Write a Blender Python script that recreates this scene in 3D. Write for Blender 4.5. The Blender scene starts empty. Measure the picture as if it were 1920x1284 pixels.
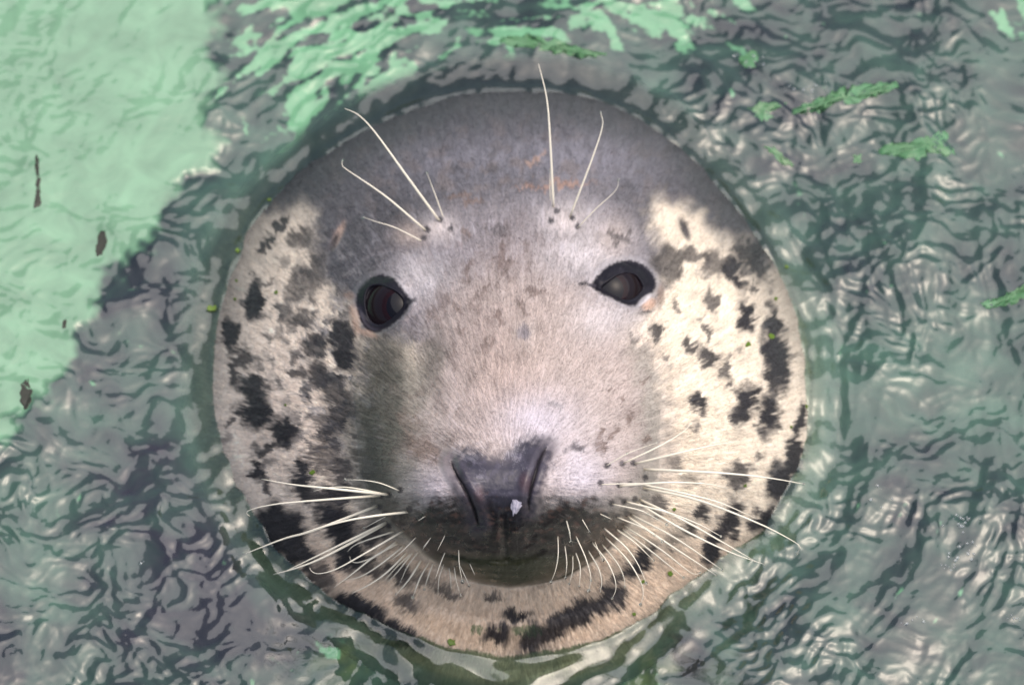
import bpy, math
import numpy as np
from mathutils import Vector

# ------------------------------------------------------------------ camera, light, exposure
scene = bpy.context.scene
COL = scene.collection
ELEV = math.radians(58.0)            # the camera looks down on the pool
S = 0.00027                          # metres per photo pixel at the water in the middle of the frame
DIST = 2.6
DP = DIST / S
CE, SE = math.cos(ELEV), math.sin(ELEV)
cam = bpy.data.cameras.new('camera')
cam_ob = bpy.data.objects.new('camera', cam); COL.objects.link(cam_ob)
cam_ob.location = (0, -CE * DIST, SE * DIST)
cam_ob.rotation_euler = (math.radians(90) - ELEV, 0, 0)
cam.sensor_width = 36.0
cam.lens = 36.0 * DIST / (1920 * S)
cam.clip_start = 0.05; cam.clip_end = 400
cam.dof.use_dof = True
cam.dof.focus_distance = DIST - 0.175
cam.dof.aperture_fstop = 10.0
scene.camera = cam_ob

SUN_EL, SUN_AZ = math.radians(71), math.radians(88)      # azimuth from +Y towards +X
world = bpy.data.worlds.new('World'); scene.world = world
world.use_nodes = True
wn = world.node_tree.nodes; wl = world.node_tree.links
wn.clear()
sky = wn.new('ShaderNodeTexSky'); sky.sky_type = 'NISHITA'; sky.sun_disc = False
sky.sun_elevation = SUN_EL; sky.sun_rotation = SUN_AZ
sky.air_density = 1.0; sky.dust_density = 6.0; sky.ozone_density = 1.0
bg = wn.new('ShaderNodeBackground'); bg.inputs[1].default_value = 0.115
wo = wn.new('ShaderNodeOutputWorld')
wl.new(sky.outputs[0], bg.inputs[0]); wl.new(bg.outputs[0], wo.inputs[0])
sun = bpy.data.lights.new('sun', 'SUN'); sun.energy = 1.5; sun.angle = math.radians(88)
sun.color = (1.0, 0.96, 0.965)
sun_ob = bpy.data.objects.new('sun', sun); COL.objects.link(sun_ob)
sdir = Vector((math.sin(SUN_AZ) * math.cos(SUN_EL), math.cos(SUN_AZ) * math.cos(SUN_EL), math.sin(SUN_EL)))
sun_ob.rotation_euler = sdir.to_track_quat('Z', 'Y').to_euler()
sun_ob.location = sdir * 5
vs = scene.view_settings
vs.view_transform = 'Standard'; vs.look = 'None'; vs.gamma = 1.0; vs.use_curve_mapping = False
vs.exposure = 0.55
scene.render.engine = 'CYCLES'

# ------------------------------------------------------------------ numeric helpers
rng = np.random.default_rng(7)
_PERM = rng.permutation(512)
_GRAD = rng.normal(size=(512, 2)); _GRAD /= np.linalg.norm(_GRAD, axis=1)[:, None]

def noise(x, y, seed=0):
    """gradient noise, about -1..1"""
    xi = np.floor(x).astype(np.int64); yi = np.floor(y).astype(np.int64)
    xf = x - xi; yf = y - yi
    u = xf * xf * xf * (xf * (xf * 6 - 15) + 10); v = yf * yf * yf * (yf * (yf * 6 - 15) + 10)
    def g(dx, dy):
        h = _PERM[(_PERM[(xi + dx + seed * 37) & 511] + yi + dy + seed * 101) & 511]
        gr = _GRAD[h]
        return gr[..., 0] * (xf - dx) + gr[..., 1] * (yf - dy)
    a = g(0, 0); b = g(1, 0); c = g(0, 1); d = g(1, 1)
    return 1.6 * ((a * (1 - u) + b * u) * (1 - v) + (c * (1 - u) + d * u) * v)

def fbm(x, y, o=4, seed=0):
    r = np.zeros_like(x); a = 1.0; t = 0
    for i in range(o):
        r += a * noise(x, y, seed + i); t += a; a *= 0.5; x = x * 2.03 + 11.3; y = y * 2.03 + 5.7
    return r / t * 1.3

def sstep(a, b, x):
    t = np.clip((x - a) / (b - a), 0, 1); return t * t * (3 - 2 * t)

def gauss(px, py, cx, cy, rx, ry=None, rot=0):
    ry = ry or rx
    c, s = math.cos(rot), math.sin(rot)
    dx, dy = px - cx, py - cy
    u = (dx * c + dy * s) / rx; v = (-dx * s + dy * c) / ry
    return np.exp(-(u * u + v * v))

def seg_dist(px, py, pts):
    """distance to a polyline and position (0..1) along it"""
    best = np.full(px.shape, 1e9); tt = np.zeros(px.shape); n = len(pts) - 1
    for i in range(n):
        (ax, ay), (bx, by) = pts[i], pts[i + 1]
        vx, vy = bx - ax, by - ay
        t = np.clip(((px - ax) * vx + (py - ay) * vy) / (vx * vx + vy * vy), 0, 1)
        d = np.hypot(px - ax - t * vx, py - ay - t * vy)
        m = d < best
        best = np.where(m, d, best); tt = np.where(m, (i + t) / n, tt)
    return best, tt

def poly_sd(px, py, pts):
    """signed distance to a closed polygon, negative inside"""
    d, _ = seg_dist(px, py, list(pts) + [pts[0]])
    ins = np.zeros(px.shape, bool); n = len(pts)
    for i in range(n):
        (ax, ay), (bx, by) = pts[i], pts[(i + 1) % n]
        if ay == by: continue
        c = ((ay > py) != (by > py)) & (px < (bx - ax) * (py - ay) / (by - ay) + ax)
        ins ^= c
    return np.where(ins, -d, d)

def smooth_poly(pts, n=6):
    """closed Catmull-Rom"""
    P = np.array(pts, float); out = []; m = len(P)
    for i in range(m):
        p0, p1, p2, p3 = P[i - 1], P[i], P[(i + 1) % m], P[(i + 2) % m]
        for k in range(n):
            t = k / n
            out.append(tuple(0.5 * (2 * p1 + (p2 - p0) * t + (2 * p0 - 5 * p1 + 4 * p2 - p3) * t * t + (3 * p1 - p0 - 3 * p2 + p3) * t ** 3)))
    return out

def smooth_line(pts, n=16):
    P = np.array(pts, float)
    if len(P) == 2: P = np.array([P[0], (P[0] + P[1]) / 2, P[1]])
    P = np.vstack([2 * P[0] - P[1], P, 2 * P[-1] - P[-2]]); m = len(P) - 3
    out = []
    for k in range(n + 1):
        f = min(k / n * m, m - 1e-6); i = int(f); t = f - i
        p0, p1, p2, p3 = P[i], P[i + 1], P[i + 2], P[i + 3]
        out.append(0.5 * (2 * p1 + (p2 - p0) * t + (2 * p0 - 5 * p1 + 4 * p2 - p3) * t * t + (3 * p1 - p0 - 3 * p2 + p3) * t ** 3))
    return np.array(out)

# ------------------------------------------------------------------ pixel <-> place
def plane_w(py):                                   # the water plane, in pixel units towards the camera
    k = (642.0 - py) * CE / SE
    return -k / (1 - k / DP)

def to_world(px, py, w):
    f = 1 - w / DP
    x = (px - 960.0) * S * f; v = (642.0 - py) * S * f; ww = w * S
    return np.stack([x, v * SE - ww * CE, v * CE + ww * SE], -1)

def to_px(x, y):                                   # a point of the water plane
    v = y * SE; w = -y * CE
    f = 1 - w / DIST
    return 960 + x / (S * f), 642 - v / (S * f)

# ------------------------------------------------------------------ the shape of the head
CX, CY = 955.0, 690.0
OUT = [(960,168),(1080,176),(1180,210),(1270,270),(1350,350),(1420,440),(1470,530),(1500,620),(1515,720),(1512,800),
       (1495,880),(1460,950),(1405,1012),(1335,1068),(1265,1118),(1212,1160),(1148,1198),(1060,1226),(960,1238),(860,1228),
       (770,1199),(690,1160),(625,1125),(570,1080),(515,1030),(470,960),(430,880),(406,790),(400,700),(406,610),(430,510),
       (470,420),(530,354),(600,294),(690,238),(800,192),(880,172)]
_o = np.array(smooth_poly(OUT, 8))
_th = np.arctan2(_o[:, 1] - CY, _o[:, 0] - CX); _rr = np.hypot(_o[:, 0] - CX, _o[:, 1] - CY)
_i = np.argsort(_th); _th = _th[_i]; _rr = _rr[_i]
_th = np.concatenate([_th - 2 * math.pi, _th, _th + 2 * math.pi]); _rr = np.tile(_rr, 3)
def out_r(t): return np.interp(t, _th, _rr)
def rho_of(px, py):
    t = np.arctan2(py - CY, px - CX)
    return np.hypot(px - CX, py - CY) / out_r(t)

KR = 1.15; HD = 430.0
_c0 = (1 - (1 / KR) ** 2.2) ** 0.55
def dome(rho):
    q = np.clip(1 - (np.minimum(rho, KR) / KR) ** 2.2, 0, 1) ** 0.55
    return HD * (q - _c0) / (1 - _c0)

MZ = np.array([(330,950,330,0),(430,950,330,10),(500,950,325,30),(560,950,318,62),(640,950,302,105),(720,952,288,150),(800,953,284,190),
               (880,955,280,218),(930,957,262,228),(985,957,223,216),(1020,957,188,194),(1050,957,150,170),(1075,957,108,146),
               (1085,957,86,134),(1092,957,60,124),(1097,957,32,112),(1099,957,12,100),(1101,957,12,0),(1400,957,12,0)], float)
EYE_L_OPEN = [(620 + a * .14015, 480 + b * .14015) for a, b in [(462,640),(470,510),(530,415),(640,388),(760,422),(885,485),(965,580),(970,680),(885,775),(785,858),(680,915),(570,895),(500,800)]]
EYE_L_RIM = [(620 + a * .14015, 480 + b * .14015) for a, b in [(335,660),(400,890),(520,1015),(640,1020),(800,940),(950,820),(1075,650),(1075,590),(960,430),(860,310),(700,245),(560,270),(430,380),(345,520)]]
EYE_R_OPEN = [(1060 + a * .14015, 450 + b * .14015) for a, b in [(480,640),(600,535),(720,462),(830,440),(945,470),(1020,575),(1035,650),(970,740),(880,795),(780,800),(670,755),(560,695)]]
EYE_R_RIM = [(1060 + a * .14015, 450 + b * .14015) for a, b in [(340,605),(420,480),(560,350),(700,285),(850,265),(1000,300),(1120,390),(1200,510),(1215,620),(1150,720),(1040,830),(920,885),(800,870),(650,800),(480,725),(380,660)]]
EYE_L_OPEN, EYE_L_RIM, EYE_R_OPEN, EYE_R_RIM = [smooth_poly(p, 3) for p in (EYE_L_OPEN, EYE_L_RIM, EYE_R_OPEN, EYE_R_RIM)]
NOSE_PAD = smooth_poly([(852,862),(880,838),(935,850),(985,822),(1026,828),(1030,870),(1008,930),(990,1000),(950,1022),(905,1008),(880,950),(858,905)], 3)
NOSTRIL = [[(846,864),(850,876),(858,892),(869,910),(880,932),(889,954),(894,972),(897,984)], [(1025,838),(1018,850),(1011,864),(1005,882),(999,902),(994,922),(991,940),(992,955)]]
MOUTH = [(800,1026),(840,1038),(890,1047),(945,1051),(985,1046),(1008,1036),(1022,1030),(1045,1033),(1080,1030),(1115,1018)]

def throat_shelf(px, py, rho):
    t = np.arctan2(py - CY, px - CX)
    return 150 * sstep(.99, 1.14, rho) * np.exp(-((t - 1.56) / .55) ** 2)
def head_smooth(px, py):
    rho = rho_of(px, py)
    w = plane_w(py) + dome(rho) + throat_shelf(px, py, rho)
    # throat lies behind the chin
    w = w - 135 * sstep(880, 1110, py) * np.exp(-((px - 957) / 330.0) ** 2) * sstep(1.02, 0.85, rho)
    # muzzle
    xc = np.interp(py, MZ[:, 0], MZ[:, 1]); hw = np.interp(py, MZ[:, 0], MZ[:, 2]); am = np.interp(py, MZ[:, 0], MZ[:, 3])
    u = np.abs(px - xc) / hw
    g1 = np.clip(1 - np.clip(u, 0, 1) ** 2.6, 0, 1) ** 0.55
    g2 = np.exp(-(u * 1.25) ** 2.2) * (1 - sstep(0.9, 1.6, u))
    b = sstep(690, 890, py)
    w = w + 1.42 * am * (g1 * b + g2 * (1 - b))
    w = w - 30 * b * np.exp(-((u - 1.12) / .16) ** 2) * sstep(1110, 1000, py)
    # whisker pads, brows, cheeks
    w = w + 46 * gauss(px, py, 800, 935, 82, 72) + 46 * gauss(px, py, 1105, 922, 82, 76)
    w = w + 14 * gauss(px, py, 812, 432, 45) + 14 * gauss(px, py, 1058, 415, 45)
    w = w + 22 * gauss(px, py, 1370, 720, 120, 190) + 22 * gauss(px, py, 510, 740, 110, 190)
    w = w - 16 * gauss(px, py, 800, 620, 60, 90, .3) - 16 * gauss(px, py, 1100, 600, 60, 90, -.3)
    w = w + 16 * gauss(px, py, 690, 500, 80, 50, .5) + 18 * gauss(px, py, 1180, 470, 90, 45)
    return w

def _normal_px(px, py):
    a = np.array([px, px + 6.0, px - 6, px, px]); b = np.array([py, py, py, py + 6.0, py - 6])
    w = head_smooth(a, b)
    n = np.array([-(w[1] - w[2]) / 12, -(w[3] - w[4]) / 12, 1.0]); return n / np.linalg.norm(n), w[0]
EYES = []
for (cx, cy, R, op, rim) in ((721, 572, 68.0, EYE_L_OPEN, EYE_L_RIM), (1167, 538, 68.0, EYE_R_OPEN, EYE_R_RIM)):
    n, w0 = _normal_px(cx, cy)
    n = n * np.array([.62, .22, 1]); n /= np.linalg.norm(n)
    c = np.array([cx, cy, w0]) - n * (R - 3)
    EYES.append((c, R, op, rim))

def head_w(px, py, detail=False):
    px = np.asarray(px, float); py = np.asarray(py, float)
    w = head_smooth(px, py)
    # nose pad and nostrils
    m = (px > 720) & (px < 1180) & (py > 780) & (py < 1120)
    if m.any():
        X, Y = px[m], py[m]; q = np.zeros(X.shape)
        q += 16 * sstep(14, -22, poly_sd(X, Y, NOSE_PAD))
        for k, ns in enumerate(NOSTRIL):
            d, t = seg_dist(X, Y, ns)
            wd = 2.2 + 1.4 * np.sin(math.pi * np.clip(t, 0.05, 1)) 
            q -= 9 * np.exp(-(d / wd) ** 2) * sstep(1.0, .85, t) * sstep(-.05, .12, t)
            q += 6 * np.exp(-((d - 14) / 9) ** 2)
        d, t = seg_dist(X, Y, [(944, 965), (946, 1000), (948, 1046)]); q -= 13 * np.exp(-(d / 7) ** 2)
        d, t = seg_dist(X, Y, MOUTH); q -= 9 * np.exp(-(d / 6.0) ** 2) * sstep(0, .1, t) * sstep(1, .9, t)
        q += 5 * np.exp(-((d - 16) / 12) ** 2) * sstep(0, .1, t) * sstep(1, .9, t)
        w = w.copy(); w[m] += q
    # ear openings, scar
    w = w - 14 * gauss(px, py, 1282, 428, 8, 24, -.35) + 9 * gauss(px, py, 1262, 415, 18, 22) - 10 * gauss(px, py, 626, 452, 8, 26, .45)
    w = w - 5 * gauss(px, py, 983, 630, 9, 15, .2) + 3 * gauss(px, py, 983, 630, 20, 26)
    # forehead creases
    for pts, dep in (([(880,378),(930,372),(985,352),(1040,345),(1095,350)], 5), ([(850,395),(905,402),(960,392)], 4), ([(640,440),(665,405),(700,390)], 4),
                     ([(660,505),(700,480),(745,470),(790,480)], 7), ([(1105,505),(1150,478),(1205,478),(1245,515)], 7)):
        d, t = seg_dist(px, py, pts); w = w - dep * np.exp(-(d / 6) ** 2) * np.sin(math.pi * np.clip(t, .02, .98)) ** .5
    for (c, R, op, rim) in EYES:
        m = (np.abs(px - c[0]) < 130) & (np.abs(py - c[1]) < 130)
        if not m.any(): continue
        X, Y = px[m], py[m]
        d = poly_sd(X, Y, op); dr = poly_sd(X, Y, rim)
        rr_ = np.hypot(X - c[0], Y - c[1])
        ball = np.where(rr_ < R, c[2] + np.sqrt(np.clip(R * R - rr_ ** 2, 0, None)), -1e4)
        sph = c[2] + np.sqrt(R * R - np.minimum(rr_, .86 * R) ** 2) - 1.2 * np.maximum(rr_ - .86 * R, 0)
        wn_ = w[m]
        k = sstep(19, 0, d) * sstep(12, -6, dr)      # lids hug the ball, then run out into the fur
        q = wn_ * (1 - k) + (sph + 3.5 + .18 * np.clip(d, 0, 20)) * k
        q += 5 * np.exp(-((dr - 3) / 8) ** 2)        # swollen lid edge
        q = np.maximum(q, np.minimum(ball + 2.0, wn_ + 30))
        h = sstep(1.5, -4, d)
        q = q * (1 - h) + (sph - 9) * h
        w = w.copy(); w[m] = q
    return w

# ------------------------------------------------------------------ materials
def principled(name, color=(.5, .5, .5), rough=.5, **kw):
    m = bpy.data.materials.new(name); m.use_nodes = True
    b = m.node_tree.nodes['Principled BSDF']
    b.inputs['Base Color'].default_value = (*color, 1); b.inputs['Roughness'].default_value = rough
    for k, v in kw.items(): b.inputs[k].default_value = v
    return m, b, m.node_tree.nodes, m.node_tree.links

def tag(o, label=None, cat=None, group=None, kind=None):
    for k, v in (('label', label), ('category', cat), ('group', group), ('kind', kind)):
        if v: o[k] = v
    return o

def mesh_obj(name, verts, faces, mat, parent=None, smooth=True):
    me = bpy.data.meshes.new(name)
    if isinstance(faces, np.ndarray):
        nf, k = faces.shape
        me.vertices.add(len(verts)); me.vertices.foreach_set('co', np.asarray(verts, np.float32).ravel())
        me.loops.add(nf * k); me.loops.foreach_set('vertex_index', faces.astype(np.int32).ravel())
        me.polygons.add(nf); me.polygons.foreach_set('loop_start', np.arange(0, nf * k, k, dtype=np.int32))
        me.update(calc_edges=True)
    else:
        me.from_pydata([tuple(v) for v in verts], [], faces)
    if smooth: me.polygons.foreach_set('use_smooth', np.ones(len(me.polygons), bool))
    me.materials.append(mat)
    o = bpy.data.objects.new(name, me); COL.objects.link(o)
    if parent: o.parent = parent
    return o

def add_color(me, name, rgb):
    a = me.attributes.new(name, 'FLOAT_COLOR', 'POINT')
    a.data.foreach_set('color', np.concatenate([rgb, np.ones((len(rgb), 1))], 1).astype(np.float32).ravel())
def add_float(me, name, v):
    a = me.attributes.new(name, 'FLOAT', 'POINT'); a.data.foreach_set('value', v.astype(np.float32))

# ------------------------------------------------------------------ water
def axis(lo, hi, step, far):
    mid = list(np.arange(lo, hi + step, step)); a = []; b = []; d = step; x = lo
    while x > -far: d *= 1.22; x -= d; a.append(x)
    d = step; x = mid[-1]
    while x < far: d *= 1.22; x += d; b.append(x)
    return np.array(a[::-1] + mid + b)
gx = axis(-.305, .305, .00092, 9); gy = axis(-.245, .265, .00092, 9)
NX, NY = len(gx), len(gy)
X, Y = np.meshgrid(gx, gy); X = X.ravel(); Y = Y.ravel()
PX, PY = to_px(X, np.clip(Y, -.6, .6)); 
inside = (np.abs(X) < .5) & (np.abs(Y) < .5)
RHO = np.where(inside, rho_of(PX, PY), 3.0)
dd = np.maximum(RHO - 1, 0) * 480                    # about pixels away from the fur

# waves
wvx = X + .012 * fbm(X * 22, Y * 22, 3, 3); wvy = Y + .012 * fbm(X * 22, Y * 22, 3, 9)
def ridged(x, y, seed): return 1 - 2 * np.abs(noise(x, y, seed))
ang = np.arctan2(PY - CY, PX - CX)
rp = np.hypot(PX - CX, PY - CY)
wr = 26 * fbm(X * 16, Y * 16, 3, 15); wt = 60 * fbm(X * 14, Y * 14, 3, 16)
def streaky(lam, st, seed, fn=noise):                  # crests run round the seal, as its wake does
    p = fn((ang * 560 + wt) / (lam * st), (rp + wr) / lam, seed)
    c = fn((wvx - .5 * wvy) / (S * lam * st), (wvy + .6 * wvx) / (S * lam), seed)
    k = sstep(2.35, 2.9, np.abs(ang))
    return p * (1 - k) + c * k
patch = .45 + .75 * sstep(-.35, .5, fbm(X * 13, Y * 13, 2, 17))
h = .0046 * noise(wvx * 12, wvy * 15, 1) + .0019 * streaky(95, 2.0, 2) 
h += patch * (.00145 * streaky(62, 1.7, 4) + .00074 * streaky(34, 1.7, 5, ridged) + .00028 * streaky(19, 1.6, 6))
h += patch * (.00074 * ridged(wvx * 80, wvy * 100, 18) + .00016 * ridged(wvx * 190, wvy * 230, 19) + .00005 * noise(wvx * 420, wvy * 420, 8))
# where the undisturbed pale green scum still covers the water (0..1)
wx = PX + 26 * fbm(X * 40, Y * 40, 3, 31) + 10 * noise(X * 190, Y * 190, 35); wy = PY + 26 * fbm(X * 40, Y * 40, 3, 41) + 10 * noise(X * 190, Y * 190, 45)
FILM_A = [(-9000,-9000),(430,-9000),(440,-60),(405,60),(392,150),(398,230),(402,292),(340,345),(295,400),(262,470),(200,512),(180,575),(140,640),(95,715),(40,790),(-10,830),(-9000,2600)]
sdA = poly_sd(wx, wy, FILM_A)
pA = sstep(20, -20, sdA + 22 * noise(X * 60, Y * 75, 33) + 12 * noise(X * 150, Y * 150, 34))
pB = gauss(wx, wy, 610, 95, 240, 190) * sstep(-40, 40, sdA) * 1.0
pC = .55 * gauss(wx, wy, 1150, 20, 330, 85) + .6 * gauss(wx, wy, 1930, 20, 90, 90)
pD = .30 * gauss(wx, wy, 640, 1210, 190, 70) + .22 * gauss(wx, wy, 1130, 1270, 140, 60) + .2 * gauss(wx, wy, 440, 1010, 60, 120)
prob = np.clip(pB * .66 + pC + pD, 0, .95)
nB = .5 + .34 * streaky(40, 2.1, 51) + .32 * streaky(19, 2.0, 52) + .10 * noise(X * 300, Y * 300, 57)
broken = sstep(-.07, .07, prob - nB)
film = np.maximum(pA, broken * (1 - pA)) * sstep(1.08, 1.15, RHO)
calm = pA

rip = .0011 * np.sin(dd / 15.0 + 2.2 * noise(ang * 2, ang * 0 + .5, 14) * 3) * np.exp(-dd / 120) * (.6 + .8 * noise(ang * 5, dd / 60, 13))
roughness_zone = .80 * (.30 + .70 * (1 - calm)) * (1 - .25 * pB)
h = h * roughness_zone * sstep(-25, 70, dd - 60 * np.exp(-((ang - 1.55) / .5) ** 2)) + rip * (1 - np.exp(-((ang - 1.55) / .5) ** 2)) * (1 - .85 * np.exp(-((ang + 1.55) / .8) ** 2))
fade = np.exp(-(np.maximum(np.hypot(X, Y) - .45, 0) / .5) ** 2)
h = h * (fade) + (1 - fade) * .008 * noise(X * 3, Y * 3, 77)
h += .0032 * np.exp(-dd / 60.0) * (RHO < 2) * (noise(ang * 7, ang * 0 + 3.3, 25) + .6 * noise(ang * 17, dd / 50, 26)) * sstep(3.1, 2.8, np.abs(ang)) * (1 - np.exp(-((ang - 1.55) / .55) ** 2)) * (1 - .7 * np.exp(-((ang + 1.55) / .8) ** 2))
h += .0042 * np.exp(-dd / 11.0) * (RHO < 2) * (.55 + .45 * noise(ang * 6, ang * 0, 21))
h += .003 * np.exp(-((dd - 34) / 22) ** 2) * sstep(0.2, .8, np.sin(ang * .5 + 1.0)) * noise(ang * 7, dd / 40, 23)
# murk: how much of what is under the surface is hidden (depth of water over the fur)
depth = np.clip(-dome(np.minimum(RHO, KR)) - throat_shelf(PX, PY, RHO), 0, None) + np.where(RHO > KR, 900, 0)
hide = 1 - np.exp(-depth / (110 + 260 * np.exp(-((ang + 1.6) / .8) ** 2) + 240 * np.exp(-((ang - 1.5) / .5) ** 2) + 230 * sstep(2.0, 2.7, np.abs(ang))))
hide = np.clip(hide, .10, 1)
hide = np.maximum(hide, sstep(1.03 + .03 * np.exp(-((ang + 1.6) / .8) ** 2), 1.135, RHO) * (1 - .6 * np.exp(-((ang - 1.56) / .5) ** 2) * (RHO < KR)))
g1 = .5 + .5 * fbm(X * 11, Y * 14, 4, 61)
g2 = .5 + .5 * fbm(wvx * 45, wvy * 60, 3, 66)
tint = np.clip(.30 - .35 * gauss(PX, PY, 330, 1120, 300, 190) + 1.0 * (g1 - .5) + .8 * (g2 - .5) + .30 * gauss(PX, PY, 1700, 650, 260, 300) + .35 * gauss(PX, PY, 120, 1050, 160, 220) - .25 * gauss(PX, PY, 400, 750, 220, 180) + .35 * np.exp(-dd / 35.0), 0, 1)
c_dark = np.array([.015, .021, .022]); c_mid = np.array([.056, .118, .080]); c_film = np.array([.148, .285, .168])
purp = gauss(PX, PY, 300, 950, 330, 330)[:, None]
wc = (c_dark * (1 - purp) + np.array([.024, .022, .030]) * purp) * (1 - tint[:, None]) + c_mid * tint[:, None]
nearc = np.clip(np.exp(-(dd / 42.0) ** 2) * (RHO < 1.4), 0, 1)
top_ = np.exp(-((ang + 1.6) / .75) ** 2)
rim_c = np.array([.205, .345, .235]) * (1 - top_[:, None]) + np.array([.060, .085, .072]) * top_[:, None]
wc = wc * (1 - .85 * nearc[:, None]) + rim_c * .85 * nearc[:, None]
near = 0 * np.exp(-dd / 55.0) * (sstep(-.9, .1, np.sin(ang)) + .5 * sstep(.8, 1, np.sin(ang))) * (.5 + .6 * fbm(X * 40, Y * 40, 3, 68)); near = np.clip(near, 0, 1)[:, None]
wc = wc * (1 - .7 * near) + np.array([.115, .215, .145]) * .7 * near
ol = np.clip((gauss(PX, PY, 1130, 1265, 150, 45) + gauss(PX, PY, 720, 1235, 130, 45)) * sstep(-.25, .45, fbm(wvx * 40, wvy * 60, 3, 69)), 0, 1)[:, None]
wc = wc * (1 - .8 * ol) + np.array([.105, .150, .055]) * .8 * ol
dk = (np.clip(1.5 * gauss(PX + 14 * g2, PY, 1292, 1232, 48, 52), 0, 1) * sstep(.25, .55, g2))[:, None]  # dark reflection of the head, painted into the water colour
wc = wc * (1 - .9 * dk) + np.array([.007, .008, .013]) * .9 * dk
fn = .5 + .5 * fbm(X * 30, Y * 40, 3, 71)
fc = (c_film * pA[:, None] + np.array([.135, .312, .165]) * (1 - pA[:, None])) * (.85 + .35 * fn[:, None])
wc = wc * (1 - film[:, None]) + fc * film[:, None]
idx = np.arange(NX * NY).reshape(NY, NX)
faces = np.stack([idx[:-1, :-1], idx[:-1, 1:], idx[1:, 1:], idx[1:, :-1]], -1).reshape(-1, 4)

mw, b, n, l = principled('water', (.05, .1, .09), .04)
n.remove(b)
att = n.new('ShaderNodeAttribute'); att.attribute_name = 'murk_colour'
ahd = n.new('ShaderNodeAttribute'); ahd.attribute_name = 'murk_depth'
tc = n.new('ShaderNodeTexCoord')
nz = n.new('ShaderNodeTexNoise'); nz.inputs['Scale'].default_value = 420; nz.inputs['Detail'].default_value = 3
l.new(tc.outputs['Object'], nz.inputs['Vector'])
bp = n.new('ShaderNodeBump'); bp.inputs['Strength'].default_value = .05; bp.inputs['Distance'].default_value = .001
l.new(nz.outputs['Fac'], bp.inputs['Height'])
nv = n.new('ShaderNodeTexNoise'); nv.inputs['Scale'].default_value = 45; nv.inputs['Detail'].default_value = 3; nv.inputs['Distortion'].default_value = 1.2
l.new(tc.outputs['Object'], nv.inputs['Vector'])
mr = n.new('ShaderNodeMapRange'); mr.inputs[1].default_value = .3; mr.inputs[2].default_value = .7; mr.inputs[3].default_value = .86; mr.inputs[4].default_value = 1.14
l.new(nv.outputs['Fac'], mr.inputs[0])
mul = n.new('ShaderNodeMix'); mul.data_type = 'RGBA'; mul.blend_type = 'MULTIPLY'; mul.inputs[0].default_value = 1
l.new(att.outputs['Color'], mul.inputs[6]); l.new(mr.outputs[0], mul.inputs[7])
dif = n.new('ShaderNodeBsdfDiffuse'); l.new(mul.outputs[2], dif.inputs['Color'])
tra = n.new('ShaderNodeBsdfTransparent'); tra.inputs['Color'].default_value = (.76, .93, .84, 1)
gl = n.new('ShaderNodeBsdfGlossy'); gl.inputs['Roughness'].default_value = .04; l.new(bp.outputs[0], gl.inputs['Normal'])
mx1 = n.new('ShaderNodeMixShader'); l.new(ahd.outputs['Fac'], mx1.inputs[0]); l.new(tra.outputs[0], mx1.inputs[1]); l.new(dif.outputs[0], mx1.inputs[2])
fr = n.new('ShaderNodeFresnel'); fr.inputs['IOR'].default_value = 1.8; l.new(bp.outputs[0], fr.inputs['Normal'])
mx2 = n.new('ShaderNodeMixShader'); l.new(fr.outputs[0], mx2.inputs[0]); l.new(mx1.outputs[0], mx2.inputs[1]); l.new(gl.outputs[0], mx2.inputs[2])
l.new(mx2.outputs[0], n['Material Output'].inputs['Surface'])
water = mesh_obj('water', np.stack([X, Y, h], 1), faces, mw)
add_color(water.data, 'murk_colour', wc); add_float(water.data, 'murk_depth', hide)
tag(water, kind='structure')
WATER_H = h.reshape(NY, NX)
def water_z(x, y):
    i = np.clip(np.searchsorted(gx, x), 1, NX - 1); j = np.clip(np.searchsorted(gy, y), 1, NY - 1)
    return WATER_H[j, i]

# pool floor under the murk
mf, b, n, l = principled('pool_floor', (.10, .13, .10), .9)
nz = n.new('ShaderNodeTexNoise'); nz.inputs['Scale'].default_value = 4; cr = n.new('ShaderNodeValToRGB')
cr.color_ramp.elements[0].color = (.04, .06, .045, 1); cr.color_ramp.elements[1].color = (.12, .16, .11, 1)
l.new(nz.outputs['Fac'], cr.inputs[0]); l.new(cr.outputs[0], b.inputs['Base Color'])
fl = mesh_obj('pool_floor', [(-9, -9, -1.6), (9, -9, -1.6), (9, 9, -1.6), (-9, 9, -1.6)], [(0, 1, 2, 3)], mf, smooth=False)
tag(fl, kind='structure')

# ------------------------------------------------------------------ the seal
seal = bpy.data.objects.new('seal', None); COL.objects.link(seal)
seal.location = (0, 0, 0)
tag(seal, 'grey seal with spotted cream cheeks raising its whiskered head out of green water', 'seal')

N = 720
a = np.linspace(-1, 1, N)
U, V = np.meshgrid(a, -a)                            # V up
du = U * np.sqrt(1 - V * V / 2); dv = V * np.sqrt(1 - U * U / 2)
R0 = np.hypot(du, dv); T0 = np.arctan2(-dv, du)      # image angle, y down
R0 = R0 * .66 + .34 * R0 ** 2.0
rad = R0 * KR * out_r(T0)
HX = (CX + rad * np.cos(T0)).ravel(); HY = (CY + rad * np.sin(T0)).ravel()
W = head_w(HX, HY)

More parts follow.
